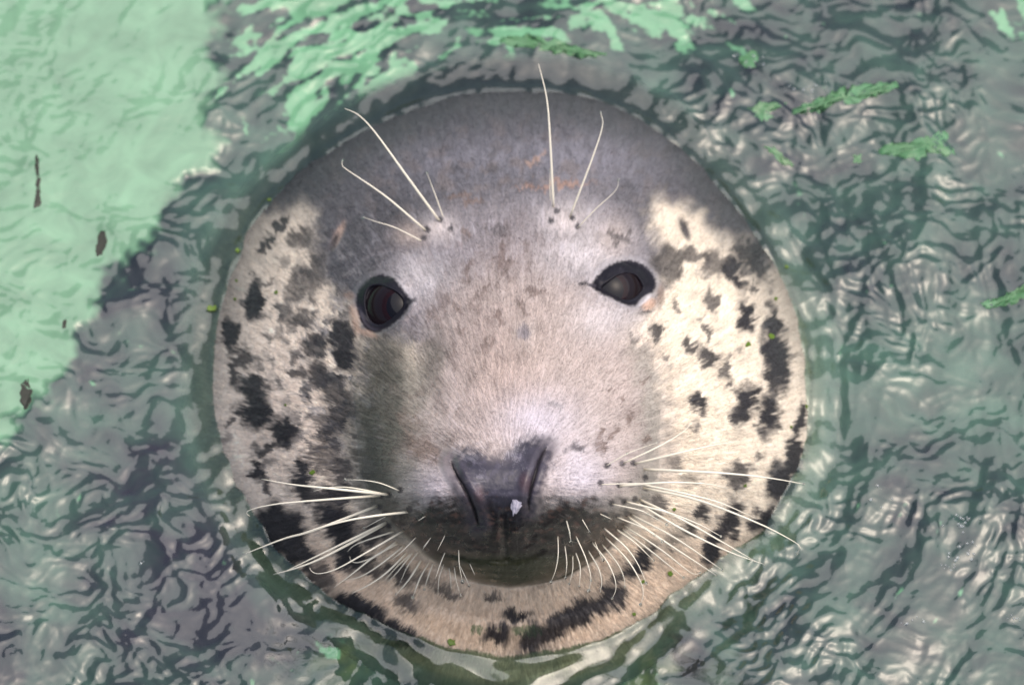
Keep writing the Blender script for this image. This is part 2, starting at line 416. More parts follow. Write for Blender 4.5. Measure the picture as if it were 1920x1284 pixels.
# fur flow: away from the nose
FX, FY = 955.0, 905.0
fr_ = np.hypot(HX - FX, HY - FY); fa = np.arctan2(HY - FY, HX - FX)
ex = np.cos(fa); ey = np.sin(fa)
sa = fa * 420                                        # across the hairs
streak = noise(sa / 5.0, fr_ / 34.0, 81) + .7 * noise(sa / 2.4, fr_ / 20.0, 82)
clump = noise(sa / 14.0, fr_ / 60.0, 83)
blot = fbm(HX / 38.0, HY / 38.0, 4, 84)
fine = noise(HX / 5.0, HY / 5.0, 85)
wob = 6.5 * streak + 5 * clump
bx_ = HX + ex * wob + 11 * noise(HX / 24, HY / 24, 86) + 4 * noise(HX / 8, HY / 8, 88)
by_ = HY + ey * wob + 11 * noise(HX / 24, HY / 24, 87) + 4 * noise(HX / 8, HY / 8, 89)

def C(r, g, b): return np.array([r, g, b])
CREAM = C(.77, .68, .55); GREY = C(.102, .100, .108); TAN = C(.50, .425, .39); LILAC = C(.58, .54, .59)
SPOT = C(.032, .030, .033); DKGREY = C(.10, .098, .10); BROWN = C(.22, .15, .115); NOSEC = C(.040, .037, .052); LIP = C(.013, .009, .010)
THROAT = C(.66, .53, .40); MUZL = C(.135, .128, .10); ORANGE = C(.60, .40, .29); PALE = C(.62, .58, .58)
col = np.tile(CREAM, (len(HX), 1))
def lay(c, alpha):
    global col
    col = col * (1 - alpha[:, None]) + c * alpha[:, None]
def blob(c, x, y, rx, ry, rot=0, k=1.0, soft=.30, raw=False):
    gx_, gy_ = (HX, HY) if raw else (bx_, by_)
    co, si = math.cos(math.radians(rot)), math.sin(math.radians(rot))
    dx, dy = gx_ - x, gy_ - y
    d = np.hypot((dx * co + dy * si) / rx, (-dx * si + dy * co) / ry)
    lay(c, k * sstep(1 + soft, 1 - soft, d))
def region(c, pts, soft=25, k=1.0, raw=False):
    gx_, gy_ = (HX, HY) if raw else (bx_, by_)
    lay(c, k * sstep(soft, -soft, poly_sd(gx_, gy_, smooth_poly(pts, 3))))

# warm throat with its shade painted in, pinker left cheek
lay(THROAT, sstep(930, 1080, HY))
lay(C(.80, .66, .58), .5 * gauss(HX, HY, 520, 800, 160, 260))
# grey cap
region(GREY, [(300,20),(960,20),(1600,100),(1560,420),(1440,500),(1400,455),(1345,440),(1315,405),(1250,376),(1222,384),(1226,440),(1236,480),(1230,560),(1160,600),(960,640),(760,640),(690,640),(640,560),(598,520),(585,440),(575,385),(500,400),(440,330)], 26)
lay(C(.10, .10, .11), .55 * gauss(HX, HY, 900, 225, 300, 60) + .3 * gauss(HX, HY, 640, 330, 90, 60))  # form shading of the crown, painted darker
lay(C(.30, .29, .33), .55 * gauss(HX, HY, 1100, 300, 190, 60) + .35 * gauss(HX, HY, 830, 310, 120, 50))  # forehead sheen, painted as lighter fur
lay(C(.20, .165, .15), .55 * sstep(.0, .5, fbm(HX / 34, HY / 30, 4, 99)) * gauss(HX, HY, 960, 340, 330, 110)); lay(C(.07, .07, .075), .5 * sstep(.1, .5, fbm(HX / 24, HY / 24, 4, 100)) * gauss(HX, HY, 920, 300, 380, 120))
# lower forehead and bridge
region(C(.29, .27, .285), [(840,385),(950,372),(1040,350),(1120,365),(1200,440),(1200,600),(960,640),(760,620),(740,480),(780,430)], 45)
region(TAN, [(870,520),(1010,500),(1120,560),(1200,640),(1235,720),(1235,900),(1100,960),(800,960),(760,860),(800,700),(800,600)], 55)
lay(C(.33, .27, .25), .55 * gauss(HX, HY, 970, 480, 90, 60) + .35 * gauss(HX, HY, 900, 600, 60, 60))
lay(C(.56, .44, .38), .55 * gauss(HX, HY, 940, 720, 90, 110))
# left of the muzzle greyer, its side shading painted in too
region(MUZL, [(668,720),(684,655),(715,636),(755,650),(770,720),(762,800),(758,880),(752,950),(745,1010),(690,960),(664,880),(658,790)], 42, .95)
for (x, y, rx, ry, r, k) in ((808,680,22,66,12,.6),(715,670,30,50,-20,.6),(690,770,20,100,0,.65),(695,870,24,80,0,.6),(740,790,22,90,0,.5),(775,830,18,60,5,.4),(830,850,24,40,20,.4)):
    blob(C(.075, .072, .058), x, y, rx, ry, r, k, .8)
lay(C(.15, .105, .088), .70 * sstep(-.05, .5, fbm(bx_ / 30, by_ / 36, 4, 93)) * np.clip(gauss(HX, HY, 890, 590, 120, 130) + gauss(HX, HY, 985, 510, 120, 80) + .8 * gauss(HX, HY, 790, 820, 70, 90) + .5 * gauss(HX, HY, 1170, 760, 60, 120), 0, 1))
region(C(.30, .285, .25), [(1190,650),(1232,700),(1240,830),(1222,925),(1195,940),(1205,850),(1205,740)], 30, .8)  # shadow strip down the muzzle's right side, painted into the fur
# pale areas; the lilac ones are painted highlights
lay(LILAC, .85 * gauss(HX, HY, 1010, 790, 80, 55) + 0)
lay(LILAC, .8 * gauss(HX, HY, 1090, 890, 60, 55)); lay(LILAC, .55 * gauss(HX, HY, 820, 915, 48, 45))
lay(PALE, .8 * gauss(HX, HY, 790, 520, 45, 40) + 0); lay(PALE, .8 * gauss(HX, HY, 1090, 480, 75, 45)); lay(PALE, .7 * gauss(HX, HY, 1130, 600, 60, 40))
lay(C(.66, .60, .58), .9 * gauss(HX, HY, 825, 428, 30, 24)); lay(C(.66, .60, .58), .9 * gauss(HX, HY, 1058, 412, 42, 30))
lay(C(.60, .48, .40), .6 * gauss(HX, HY, 770, 440, 30, 22)); lay(C(.60, .50, .43), .5 * gauss(HX, HY, 1150, 445, 35, 35))
blob(C(.40, .26, .20), 1040, 347, 75, 5, -3, .75); blob(BROWN, 870, 372, 40, 6, 8, .6); blob(C(.45,.30,.22), 1008, 300, 22, 5, -25, .6)
blob(SPOT, 925, 430, 26, 5, 5, .5); blob(BROWN, 870, 440, 9, 14, 30, .4)
# brown marks on the muzzle
blob(BROWN, 800, 845, 40, 22, 30, .6, .5); blob(BROWN, 770, 800, 20, 30, 0, .35, .5)
for x, y, rx, ry in ((1145,733,6,6),(1181,789,7,9),(1125,810,6,12),(1132,838,7,16),(1147,815,5,12),(1160,740,4,5),(1205,720,4,9),(1215,820,5,10)):
    blob(C(.16, .11, .09), x, y, rx, ry, 0, .75, .5)
blob(C(.10, .09, .10), 1079, 840, 15, 9, -20, .9, .5); blob(C(.12, .12, .13), 1043, 756, 14, 5, 35, .6, .5)
blob(C(.20, .19, .22), 983, 628, 10, 15, 15, .75, .4); lay(C(.62, .55, .50), .7 * np.clip(gauss(HX, HY, 983, 628, 18, 23) - gauss(HX, HY, 983, 628, 13, 18), 0, 1) * 2)

# cream and grey on the left cheek
lay(C(.30, .285, .28), sstep(.05, .45, fbm(bx_ / 26, by_ / 26, 4, 91)) * .9 * np.clip(gauss(HX, HY, 620, 720, 62, 200, .10) * 1.4, 0, 1))
lay(DKGREY, sstep(.10, .40, fbm(bx_ / 21 + 9, by_ / 24, 4, 95)) * .9 * np.clip(gauss(HX, HY, 612, 740, 70, 230, .08) * 1.4, 0, 1))
lay(DKGREY, sstep(.15, .45, fbm(bx_ / 19 + 4, by_ / 22, 4, 97)) * .40 * np.clip(gauss(HX, HY, 540, 620, 60, 160, .2) * 1.2, 0, 1))
L = [(529,425,9,24,35,.9),(500,463,8,22,45,.9),(567,450,22,24,0,.8),(556,527,20,40,10,.7),(590,515,17,52,5,.65),(477,563,17,42,8,1),(490,540,28,9,-30,.7),
     (430,630,17,32,0,.95),(529,594,16,20,0,.6),(565,599,22,20,0,.8),(592,648,24,26,0,.85),(646,648,24,52,-12,.95),(457,671,26,22,-20,.85),(552,669,15,9,0,.7),
     (438,704,12,20,0,.9),(477,723,27,22,0,.95),(484,772,36,34,25,1),(433,791,7,11,0,.8),(533,811,23,26,0,1),(504,842,24,11,-15,.9),(560,704,14,14,0,.8),
     (601,709,20,28,0,.85),(638,752,26,46,-18,.8),(623,801,30,30,0,.7),(608,850,30,24,0,.7),(482,884,13,24,-15,.95),(501,913,11,16,-10,.85),(567,893,20,32,0,.95),
     (584,930,32,18,20,.9),(640,925,34,22,0,.95),(640,880,20,26,0,.8),(526,990,48,46,30,1),(560,1035,40,26,30,.95),(632,975,42,30,20,.97),(655,1035,26,44,-25,.95),(700,1000,28,26,0,.9),(600,1080,36,20,30,.8),
     (676,1138,56,21,22,1),(745,1185,62,22,25,.95),(750,1075,30,16,30,.85),(766,1132,26,16,20,.8),(700,1065,26,14,35,.8),(836,1108,26,9,10,.75),(927,1117,17,9,0,.8),
     (970,1154,30,13,0,.95),(933,1190,29,17,0,.95),(800,1085,30,8,15,.6),(1165,1105,10,6,0,.6),
     (1254,495,29,36,-10,.8),(1339,497,27,27,0,.75),(1300,480,30,11,12,.75),(1376,513,14,40,-18,.95),(1396,480,16,38,-22,.9),(1422,492,17,42,-18,.9),(1412,538,6,14,-20,.8),
     (1335,567,12,30,-10,.8),(1398,594,15,31,-10,1),(1448,600,12,32,-5,.95),(1456,668,26,58,-8,1),(1452,710,18,34,-5,.9),(1231,626,12,15,0,.85),(1330,628,10,16,-10,.8),(1292,648,9,12,0,.85),
     (1328,672,15,21,0,.9),(1357,688,10,22,10,.8),(1186,635,8,14,-20,.6),(1249,671,7,8,0,.7),(1267,576,7,9,0,.7),(1310,660,8,9,0,.6),(1159,445,26,11,8,.6),(1385,650,8,10,0,.5),
     (1368,718,11,9,0,.8),(1305,755,14,22,-15,.95),(1398,752,20,34,8,1),(1383,782,16,20,10,.9),(1441,777,21,42,5,1),(1305,801,11,6,0,.7),(1424,850,8,11,0,.7),
     (1500,790,11,32,5,.95),(1486,855,14,42,8,.95),(1464,905,30,40,20,1),(1432,975,34,22,-45,1),(1383,893,25,25,0,.85),(1366,975,20,42,20,.95),(1315,961,13,16,10,.9),
     (1291,991,13,10,0,.85),(1334,1026,20,36,22,1),(1261,869,15,13,0,.6),(1232,945,16,22,20,.7),(1198,1050,16,40,40,.95),(1162,1080,20,8,-25,.8),(1290,900,22,12,-10,.4),(1260,1010,14,20,30,.5)]
for x, y, rx, ry, r, k in L: blob(SPOT, x, y, rx, ry, r, min(1, k * 1.04), .28 if x < 700 else .36)
for _ in range(90):
    x, y = 555 + rng.normal() * 75, 700 + rng.normal() * 150
    if x > 660 or x < 425: continue
    r_ = 4 + 7 * rng.random() ** 2; blob(DKGREY * .6, x, y, r_, r_ * (1 + .6 * rng.random()), rng.random() * 90, .35 + .45 * rng.random(), .5)
for _ in range(30):
    x, y = 1340 + rng.normal() * 80, 690 + rng.normal() * 130
    if x < 1235: continue
    r_ = 3 + 5 * rng.random() ** 2; blob(DKGREY * .8, x, y, r_, r_ * (1 + .6 * rng.random()), rng.random() * 90, .25 + .4 * rng.random(), .5)
# dark streak under the chin
d, t = seg_dist(bx_, by_, [(995,1200),(1040,1172),(1090,1145),(1148,1115)]); lay(SPOT, .97 * sstep(30, 14, d))
lay(SPOT, .8 * gauss(bx_, by_, 1000, 1215, 40, 16))
# ears
blob(C(.05, .045, .05), 1283, 430, 7, 22, -22, .95, .5, True); blob(C(.5, .36, .28), 634, 442, 7, 26, 25, .7, .5, True); blob(C(.05,.045,.05), 626, 455, 6, 20, 25, .85, .5, True)

shine = np.zeros(len(HX)); gloss = np.full(len(HX), .4)
def wet(alpha):
    global shine
    shine = np.maximum(shine, alpha)
# nose pad and lips
sd = poly_sd(HX + 5 * noise(HX / 14, HY / 14, 101), HY + 5 * noise(HX / 14, HY / 14, 102), NOSE_PAD)
al = sstep(16, -16, sd + 9 * noise(HX / 9, HY / 9, 109) + 6 * streak) * (1 - .65 * gauss(HX, HY, 932, 838, 26, 22))
lay(NOSEC, al); wet(al * .55)
lay(C(.10, .09, .125), al * .4 * sstep(.0, .5, fbm(HX / 18, HY / 18, 3, 103)) * sstep(985, 900, HY))
for x0, y0 in ((897, 930), (985, 905)):
    blob(C(.12, .038, .03), x0, y0, 9, 16, 0, .6, .8, True)
lipn = 15 * noise(HX / 30, HY / 22, 104) + 10 * noise(HX / 11, HY / 9, 108) + 13 * streak
lx = np.interp(HX, [720,790,850,900,960,1010,1060,1110,1160,1230], [952,940,926,938,955,945,930,936,948,970])
al = sstep(-26, 30, HY + lipn - lx) * sstep(5, -5, poly_sd(HX, HY, [(690,925),(740,985),(800,1040),(860,1078),(905,1093),(957,1099),(1010,1094),(1060,1083),(1140,1032),(1200,960),(1235,880),(1100,860),(800,860)]))
lay(LIP, .97 * al); gloss = gloss * (1 - .45 * al); wet(al * (.62 + .38 * sstep(-.2, .5, fbm(HX / 20, HY / 14, 3, 107))))
lay(C(.16, .09, .07), al * .6 * sstep(.1, .6, fbm(HX / 16, HY / 10, 3, 105)) * sstep(1050, 1000, HY))
lay(C(.045, .045, .022), al * .85 * sstep(1030, 1055, HY))  # olive chin with the jaw shadow painted in
for k, ns in enumerate(NOSTRIL):
    d, t = seg_dist(HX, HY, ns); lay(C(.012, .010, .012), sstep(1.3, .4, d / (.9 + 2.2 * np.sin(math.pi * np.clip(t, .02, .98)))))
    lay(C(.07, .06, .075), .6 * sstep(34, 12, d) * (1 - sstep(4.2, 1.2, d))); wet(.8 * sstep(34, 10, d))
# whisker pores
PORES = [(1137,873),(1166,869),(1187,868),(1125,905),(1160,909),(1182,907),(1147,943),(1170,940),(1190,935),(1135,965),(1157,968),(1175,962),(1210,895),(1212,915),(1205,945),
         (751,918),(729,927),(714,929),(768,955),(740,968),(722,962),(755,990),(730,985),(772,985),(712,950),(825,413),(802,432),(795,447),(845,430),(1044,397),(1073,410),(1083,425),(1033,415),(880,870)]
for x, y in PORES: lay(C(.03, .028, .035), .85 * sstep(8, 3.5, np.hypot(HX - x, (HY - y))))
# eyelids
for (c, R, op, rim) in EYES:
    dr = poly_sd(HX, HY, rim); do = poly_sd(HX, HY, op)
    al = sstep(3, -4, dr + 2 * fine); lay(C(.012, .011, .016), al); wet(al * .5); gloss = gloss * (1 - al) + al * (.18 + .20 * sstep(c[1] - 10, c[1] + 25, HY))
    lay(C(.10, .095, .12), .45 * sstep(-3, -7, dr) * sstep(5, 12, do) * sstep(c[1] - 20, c[1] + 15, HY))
blob(ORANGE, 666, 600, 7, 28, -12, .55, .6, True); blob(ORANGE, 688, 625, 20, 6, 20, .5, .6, True); blob(ORANGE, 1216, 572, 14, 10, -35, .75, .5, True)
blob(C(.7, .66, .66), 1208, 562, 16, 5, -40, .8, .4, True); blob(C(.03, .03, .035), 1210, 586, 14, 3, -8, .7, .4, True)
d, t = seg_dist(HX, HY, [(1086, 533), (1100, 533), (1115, 536)]); lay(C(.05, .045, .055), .9 * sstep(4, 2, d))
d, t = seg_dist(HX, HY, [(766, 566), (778, 562)]); lay(C(.06, .055, .06), .9 * sstep(6, 2, d))
blob(BROWN, 1238, 555, 7, 22, 5, .6, .5, True); blob(BROWN, 655, 555, 10, 8, 0, .6, .5, True)
bare = np.clip(np.maximum(shine, 0), 0, 1)
# hair by hair variation
var = 1 + (.13 * streak + .08 * clump + .16 * blot + .07 * fine) * (1 - .6 * bare)
col = np.clip(col * var[:, None], .008, .86)
lay(C(.58, .55, .60), .5 * sstep(.35, .9, streak * .6 + blot) * np.clip(gauss(HX, HY, 960, 850, 190, 110) + .6 * gauss(HX, HY, 960, 430, 260, 60), 0, 1) * (1 - bare))  # lilac highlights painted in as pale tufts

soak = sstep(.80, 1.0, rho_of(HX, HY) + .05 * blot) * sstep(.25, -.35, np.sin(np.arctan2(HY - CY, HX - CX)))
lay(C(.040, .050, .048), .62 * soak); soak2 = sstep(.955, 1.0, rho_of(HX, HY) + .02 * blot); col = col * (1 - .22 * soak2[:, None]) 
# combed relief of the wet coat
rel = (.9 * streak + 1.6 * clump) * (1 - bare) * sstep(30, 90, fr_) + bare * (.25 + .75 * sstep(935, 975, HY)) * (3.2 * noise(HX / 22, HY / 13, 113) + 2.4 * noise(HX / 11, HY / 8, 111) + .7 * noise(HX / 5, HY / 5, 112)) * sstep(830, 850, HY) + bare * sstep(1015, 1050, HY) * (3.5 * noise(HX / 50, HY / 8, 115) + 2.0 * noise(HX / 24, HY / 5, 116))
W2 = W + rel
body_v = to_world(HX, HY, W2)
idx = np.arange(N * N).reshape(N, N)
faces = np.stack([idx[:-1, :-1], idx[1:, :-1], idx[1:, 1:], idx[:-1, 1:]], -1).reshape(-1, 4)
# the neck and body going down under the water
loop = np.concatenate([idx[0, :-1], idx[:-1, -1], idx[-1, :0:-1], idx[:0:-1, 0]])
ring0 = body_v[loop]; cen = ring0.mean(0)
rings = []; fs = [faces]; prev = loop; base = N * N
for (dz, sc, sh) in ((-.05, 1.04, .0), (-.12, 1.10, .01), (-.22, 1.2, .03), (-.36, 1.3, .06), (-.55, 1.28, .12), (-.75, 1.1, .2), (-.95, .8, .3), (-1.15, .45, .4), (-1.3, .16, .46)):
    r = cen + (ring0 - cen) * np.array([sc, sc, .25 * sc]) ; r[:, 2] = r[:, 2] + dz; r[:, 1] += sh
    ii = base + np.arange(len(loop)); base += len(loop); rings.append(r)
    fs.append(np.stack([prev, ii, np.roll(ii, -1), np.roll(prev, -1)], -1)[:, ::1]); prev = ii
allv = np.vstack([body_v] + rings + [rings[-1].mean(0)[None] + np.array([[0, 0, -.03]])])
tip = len(allv) - 1
fs.append(np.stack([prev, np.full(len(prev), tip), np.full(len(prev), tip), np.roll(prev, -1)], -1)[:0])
F = np.vstack(fs)
extra = len(allv) - len(col)
col_all = np.vstack([col, np.tile(CREAM * .4, (extra, 1))]); bare_all = np.concatenate([bare, np.zeros(extra)])

ms, b, n, l = principled('seal_coat', rough=.55)
att = n.new('ShaderNodeAttribute'); att.attribute_name = 'fur_colour'
asn = n.new('ShaderNodeAttribute'); asn.attribute_name = 'bare_skin'
l.new(att.outputs['Color'], b.inputs['Base Color'])
mr = n.new('ShaderNodeMapRange'); mr.inputs[3].default_value = .55; mr.inputs[4].default_value = .24
l.new(asn.outputs['Fac'], mr.inputs[0]); l.new(mr.outputs[0], b.inputs['Roughness'])
tc = n.new('ShaderNodeTexCoord'); nz = n.new('ShaderNodeTexNoise'); nz.inputs['Scale'].default_value = 900; nz.inputs['Detail'].default_value = 2
l.new(tc.outputs['Object'], nz.inputs['Vector'])
bp = n.new('ShaderNodeBump'); bp.inputs['Strength'].default_value = .25; bp.inputs['Distance'].default_value = .0006
l.new(nz.outputs['Fac'], bp.inputs['Height']); l.new(bp.outputs[0], b.inputs['Normal'])
agl = n.new('ShaderNodeAttribute'); agl.attribute_name = 'gloss'; l.new(agl.outputs['Fac'], b.inputs['Specular IOR Level'])
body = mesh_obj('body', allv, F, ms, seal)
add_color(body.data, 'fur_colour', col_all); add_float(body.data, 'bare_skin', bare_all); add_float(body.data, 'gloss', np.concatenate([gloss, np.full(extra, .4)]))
body.data.validate()

# fur: short strands lying along the coat
nrm = np.empty(len(allv) * 3, np.float32); body.data.vertex_normals.foreach_get('vector', nrm); nrm = nrm.reshape(-1, 3)[:N * N]
if nrm[N * N // 2 + N // 2, 2] < 0: nrm = -nrm; print('FLIPPED NORMALS')
rho_h = rho_of(HX, HY)
eye_free = np.ones(len(HX), bool)
for (c, R, op, rim) in EYES: eye_free &= poly_sd(HX, HY, rim) > 7
ok = np.where((bare < .25) & (rho_h < 1.07) & eye_free)[0]
NF = 310000
pick = rng.choice(ok, NF)
P0 = body_v[pick] + rng.normal(size=(NF, 3)) * .0003
step = 20.0
F1 = to_world(HX[pick] + ex[pick] * step, HY[pick] + ey[pick] * step, head_smooth(HX[pick] + ex[pick] * step, HY[pick] + ey[pick] * step))
F0 = to_world(HX[pick], HY[pick], head_smooth(HX[pick], HY[pick]))
tg = F1 - F0; nn = nrm[pick]
tg -= nn * (tg * nn).sum(1)[:, None]; tg /= np.linalg.norm(tg, axis=1)[:, None] + 1e-9
side = np.cross(nn, tg)
tg = tg + side * (rng.normal(size=(NF, 1)) * .16 + .25 * clump[pick][:, None]); tg /= np.linalg.norm(tg, axis=1)[:, None]
ln = (.0018 + .0013 * rng.random((NF, 1))) * (.55 + .45 * sstep(60, 330, fr_[pick]))[:, None]
pts = np.empty((NF, 4, 3))
for k, t in enumerate((0, .33, .66, 1.0)):
    pts[:, k] = P0 + tg * ln * t + nn * (ln * (.17 * t - .13 * t * t) - .0004 * (t == 0))
hc = bpy.data.hair_curves.new('fur'); hc.add_curves([4] * NF)
hc.attributes['position'].data.foreach_set('vector', pts.astype(np.float32).ravel())
ra = hc.attributes.get('radius') or hc.attributes.new('radius', 'FLOAT', 'POINT')
rr = np.tile(np.array([.000085, .00008, .00006, .00002]), (NF, 1)) * (.7 + .6 * rng.random((NF, 1)))
ra.data.foreach_set('value', rr.astype(np.float32).ravel())
fcol = np.clip(col[pick] * (1 + .14 * rng.normal(size=(NF, 1))), .006, .9)
ca = hc.attributes.new('strand_colour', 'FLOAT_COLOR', 'CURVE')
ca.data.foreach_set('color', np.concatenate([fcol, np.ones((NF, 1))], 1).astype(np.float32).ravel())
mh, b, n, l = principled('fur', rough=.5)
b.inputs['Specular IOR Level'].default_value = .4; b.inputs['Roughness'].default_value = .42
att = n.new('ShaderNodeAttribute'); att.attribute_name = 'strand_colour'; l.new(att.outputs['Color'], b.inputs['Base Color'])
hc.materials.append(mh)
fur = bpy.data.objects.new('fur', hc); COL.objects.link(fur); fur.parent = seal
tag(fur, kind='stuff')

# ------------------------------------------------------------------ small builders
def uv_sphere(c, r, nu=16, nv=10, sc=(1, 1, 1)):
    v = [(c[0], c[1], c[2] + r * sc[2])]
    for j in range(1, nv):
        ph = math.pi * j / nv
        for i in range(nu):
            th = 2 * math.pi * i / nu
            v.append((c[0] + r * sc[0] * math.sin(ph) * math.cos(th), c[1] + r * sc[1] * math.sin(ph) * math.sin(th), c[2] + r * sc[2] * math.cos(ph)))
    v.append((c[0], c[1], c[2] - r * sc[2])); f = []
    for i in range(nu): f.append((0, 1 + i, 1 + (i + 1) % nu))
    for j in range(nv - 2):
        for i in range(nu):
            a_ = 1 + j * nu + i; b_ = 1 + j * nu + (i + 1) % nu
            f.append((a_, a_ + nu, b_ + nu, b_))
    e = len(v) - 1; o = 1 + (nv - 2) * nu
    for i in range(nu): f.append((o + i, e, o + (i + 1) % nu))
    return v, f

def tube(P, r, sides=6):
    P = np.asarray(P); n_ = len(P); v = []; f = []
    t = np.gradient(P, axis=0); t /= np.linalg.norm(t, axis=1)[:, None] + 1e-12
    up = np.array([0.123, .3, .9]); 
    for i in range(n_):
        a_ = np.cross(t[i], up); a_ /= np.linalg.norm(a_); b_ = np.cross(t[i], a_)
        for k in range(sides):
            q = 2 * math.pi * k / sides; v.append(P[i] + r[i] * (math.cos(q) * a_ + math.sin(q) * b_))
    for i in range(n_ - 1):
        for k in range(sides):
            k2 = (k + 1) % sides; f.append((i * sides + k, i * sides + k2, (i + 1) * sides + k2, (i + 1) * sides + k))
    f.append(tuple(range(sides - 1, -1, -1))); f.append(tuple((n_ - 1) * sides + k for k in range(sides)))
    return v, f

# ------------------------------------------------------------------ eyes
me_, b, n, l = principled('eyeball', (.012, .008, .010), .08, **{'Specular IOR Level': 0.0})
b.inputs['Coat Weight'].default_value = 1.0; b.inputs['Coat Roughness'].default_value = .03; b.inputs['Coat IOR'].default_value = 1.29
tc = n.new('ShaderNodeTexCoord')
mi, bi, ni, li = principled('iris', (.05, .012, .010), .25, **{'Specular IOR Level': 0.0})
bi.inputs['Coat Weight'].default_value = 1.0; bi.inputs['Coat Roughness'].default_value = .03; bi.inputs['Coat IOR'].default_value = 1.29
nz = ni.new('ShaderNodeTexNoise'); nz.inputs['Scale'].default_value = 350; cr = ni.new('ShaderNodeValToRGB')
cr.color_ramp.elements[0].color = (.008, .003, .004, 1); cr.color_ramp.elements[1].color = (.016, .005, .007, 1)
tci = ni.new('ShaderNodeTexCoord'); li.new(tci.outputs['Object'], nz.inputs['Vector']); li.new(nz.outputs['Fac'], cr.inputs[0]); li.new(cr.outputs[0], bi.inputs['Base Color'])
mp, *_ = principled('pupil', (.004, .004, .007), .05, **{'Specular IOR Level': 0.0})
_[0].inputs['Coat Weight'].default_value = 1.0; _[0].inputs['Coat Roughness'].default_value = .03; _[0].inputs['Coat IOR'].default_value = 1.29
Wv = np.array([0, -CE, SE]); Vv = np.array([0, SE, CE]); Xv = np.array([1., 0, 0])
def cap(c, r, ax, ang, rings=10, nu=28, off=0):
    ax = ax / np.linalg.norm(ax); a_ = np.cross(ax, [0.1, .9, .3]); a_ /= np.linalg.norm(a_); b_ = np.cross(ax, a_)
    v = [c + ax * r]; f = []
    for j in range(1, rings + 1):
        p = ang * j / rings
        for i in range(nu):
            q = 2 * math.pi * i / nu
            v.append(c + r * (math.cos(p) * ax + math.sin(p) * (math.cos(q) * a_ + math.sin(q) * b_)))
    for i in range(nu): f.append((0, 1 + i, 1 + (i + 1) % nu))
    for j in range(rings - 1):
        for i in range(nu):
            o = 1 + j * nu; f.append((o + i, o + nu + i, o + nu + (i + 1) % nu, o + (i + 1) % nu))
    return v, f
for k, (c, R, op, rim) in enumerate(EYES):
    pc = to_world(c[0], c[1], c[2]); r = R * S * (1 - c[2] / DP)
    v, f = uv_sphere(pc, r, 40, 24)
    e = mesh_obj('eye', v, f, me_, seal)
    gz = Wv + .16 * Vv + (.10 if k == 0 else -.06) * Xv
    v, f = cap(pc, r * 1.0012, gz, math.radians(33)); mesh_obj('iris', v, f, mi, e)
    v, f = cap(pc, r * 1.0024, gz, math.radians(25)); mesh_obj('pupil', v, f, mp, e)

# ------------------------------------------------------------------ whiskers
mwk, b, n, l = principled('whisker', (.84, .78, .63), .35)
b.inputs['Subsurface Weight'].default_value = 0.0
mdr, b, n, l = principled('water_drop', (.95, 1, 1), .02, IOR=1.33)
b.inputs['Transmission Weight'].default_value = 1.0
def Z6(pts): return [(440 + x * .2726, 780 + y * .2726) for x, y in pts]
def Z3(pts): return [(380 + x * .4862, 660 + y * .4862) for x, y in pts]
def Z7(pts): return [(1020 + x * .2881, 780 + y * .2881) for x, y in pts]
def Z1(pts): return [(380 + x * .4517, 120 + y * .4517) for x, y in pts]
def Z2(pts): return [(960 + x * .4517, 120 + y * .4517) for x, y in pts]
WH = []     # (points, thickness px, lift, drops)
for pts, th, dr in (
    ([(1140,515),(1000,460),(880,440),(760,436)],2.2,3), ([(1065,540),(640,495),(400,470),(185,432)],5,0), ([(1060,540),(800,492),(650,490),(545,515)],3.2,0),
    ([(1010,545),(420,590),(220,615),(105,645),(82,668),(105,688)],4.6,0), ([(985,615),(540,785),(330,845),(60,950)],5.2,0), ([(1195,658),(930,690),(700,735),(335,845)],4.4,0),
    ([(1040,690),(990,715),(890,770)],1.6,1), ([(1045,735),(650,950),(450,1035),(265,1088)],5.6,0), ([(1050,725),(640,925),(330,1075)],4.6,0), ([(1100,790),(900,855),(820,890),(775,930)],3.4,0),
    ([(1165,785),(900,940),(700,1050),(580,1082),(530,1065),(516,1040)],4.0,0), ([(1120,855),(980,955),(860,1003),(805,998),(790,962)],3.6,0), ([(1130,870),(960,965),(800,1090),(685,1175)],4.0,0),
    ([(1170,885),(1000,1020),(870,1100),(765,1125)],3.4,0), ([(1190,930),(1050,1070),(930,1155),(805,1218)],4.0,0), ([(1215,940),(1110,1040),(1035,1125)],3.0,0), ([(1250,830),(1150,930),(1080,985)],2.2,0),
    ([(1265,930),(1190,1030),(1140,1140)],2.2,2), ([(1285,985),(1200,1120),(1110,1225)],4.0,1), ([(1340,1000),(1270,1120),(1225,1245)],2.6,0), ([(1365,1010),(1330,1100),(1305,1190)],2.2,1),
    ([(1345,840),(1290,920)],1.8,0), ([(1310,688),(1260,720)],1.6,0), ([(1230,930),(1120,1070),(1050,1140)],2.6,0)):
    WH.append((Z6(pts), th, -.12, dr))
for pts, th, dr in (
    ([(870,812),(840,870),(810,945)],2.2,1), ([(890,814),(872,860),(855,912)],1.8,1), ([(935,770),(915,820),(897,875)],2.2,0), ([(880,715),(850,752)],1.6,0), ([(935,705),(905,765)],1.6,0),
    ([(930,815),(912,870),(907,935)],1.6,0), ([(950,830),(956,870),(958,915)],1.6,0), ([(987,760),(990,820),(1002,885)],2.0,2), ([(992,822),(1010,860),(1028,900)],1.8,1), ([(1030,815),(1050,860)],1.5,0), ([(970,825),(978,880),(995,938)],1.6,1)):
    WH.append((Z3(pts), th, .02, dr))
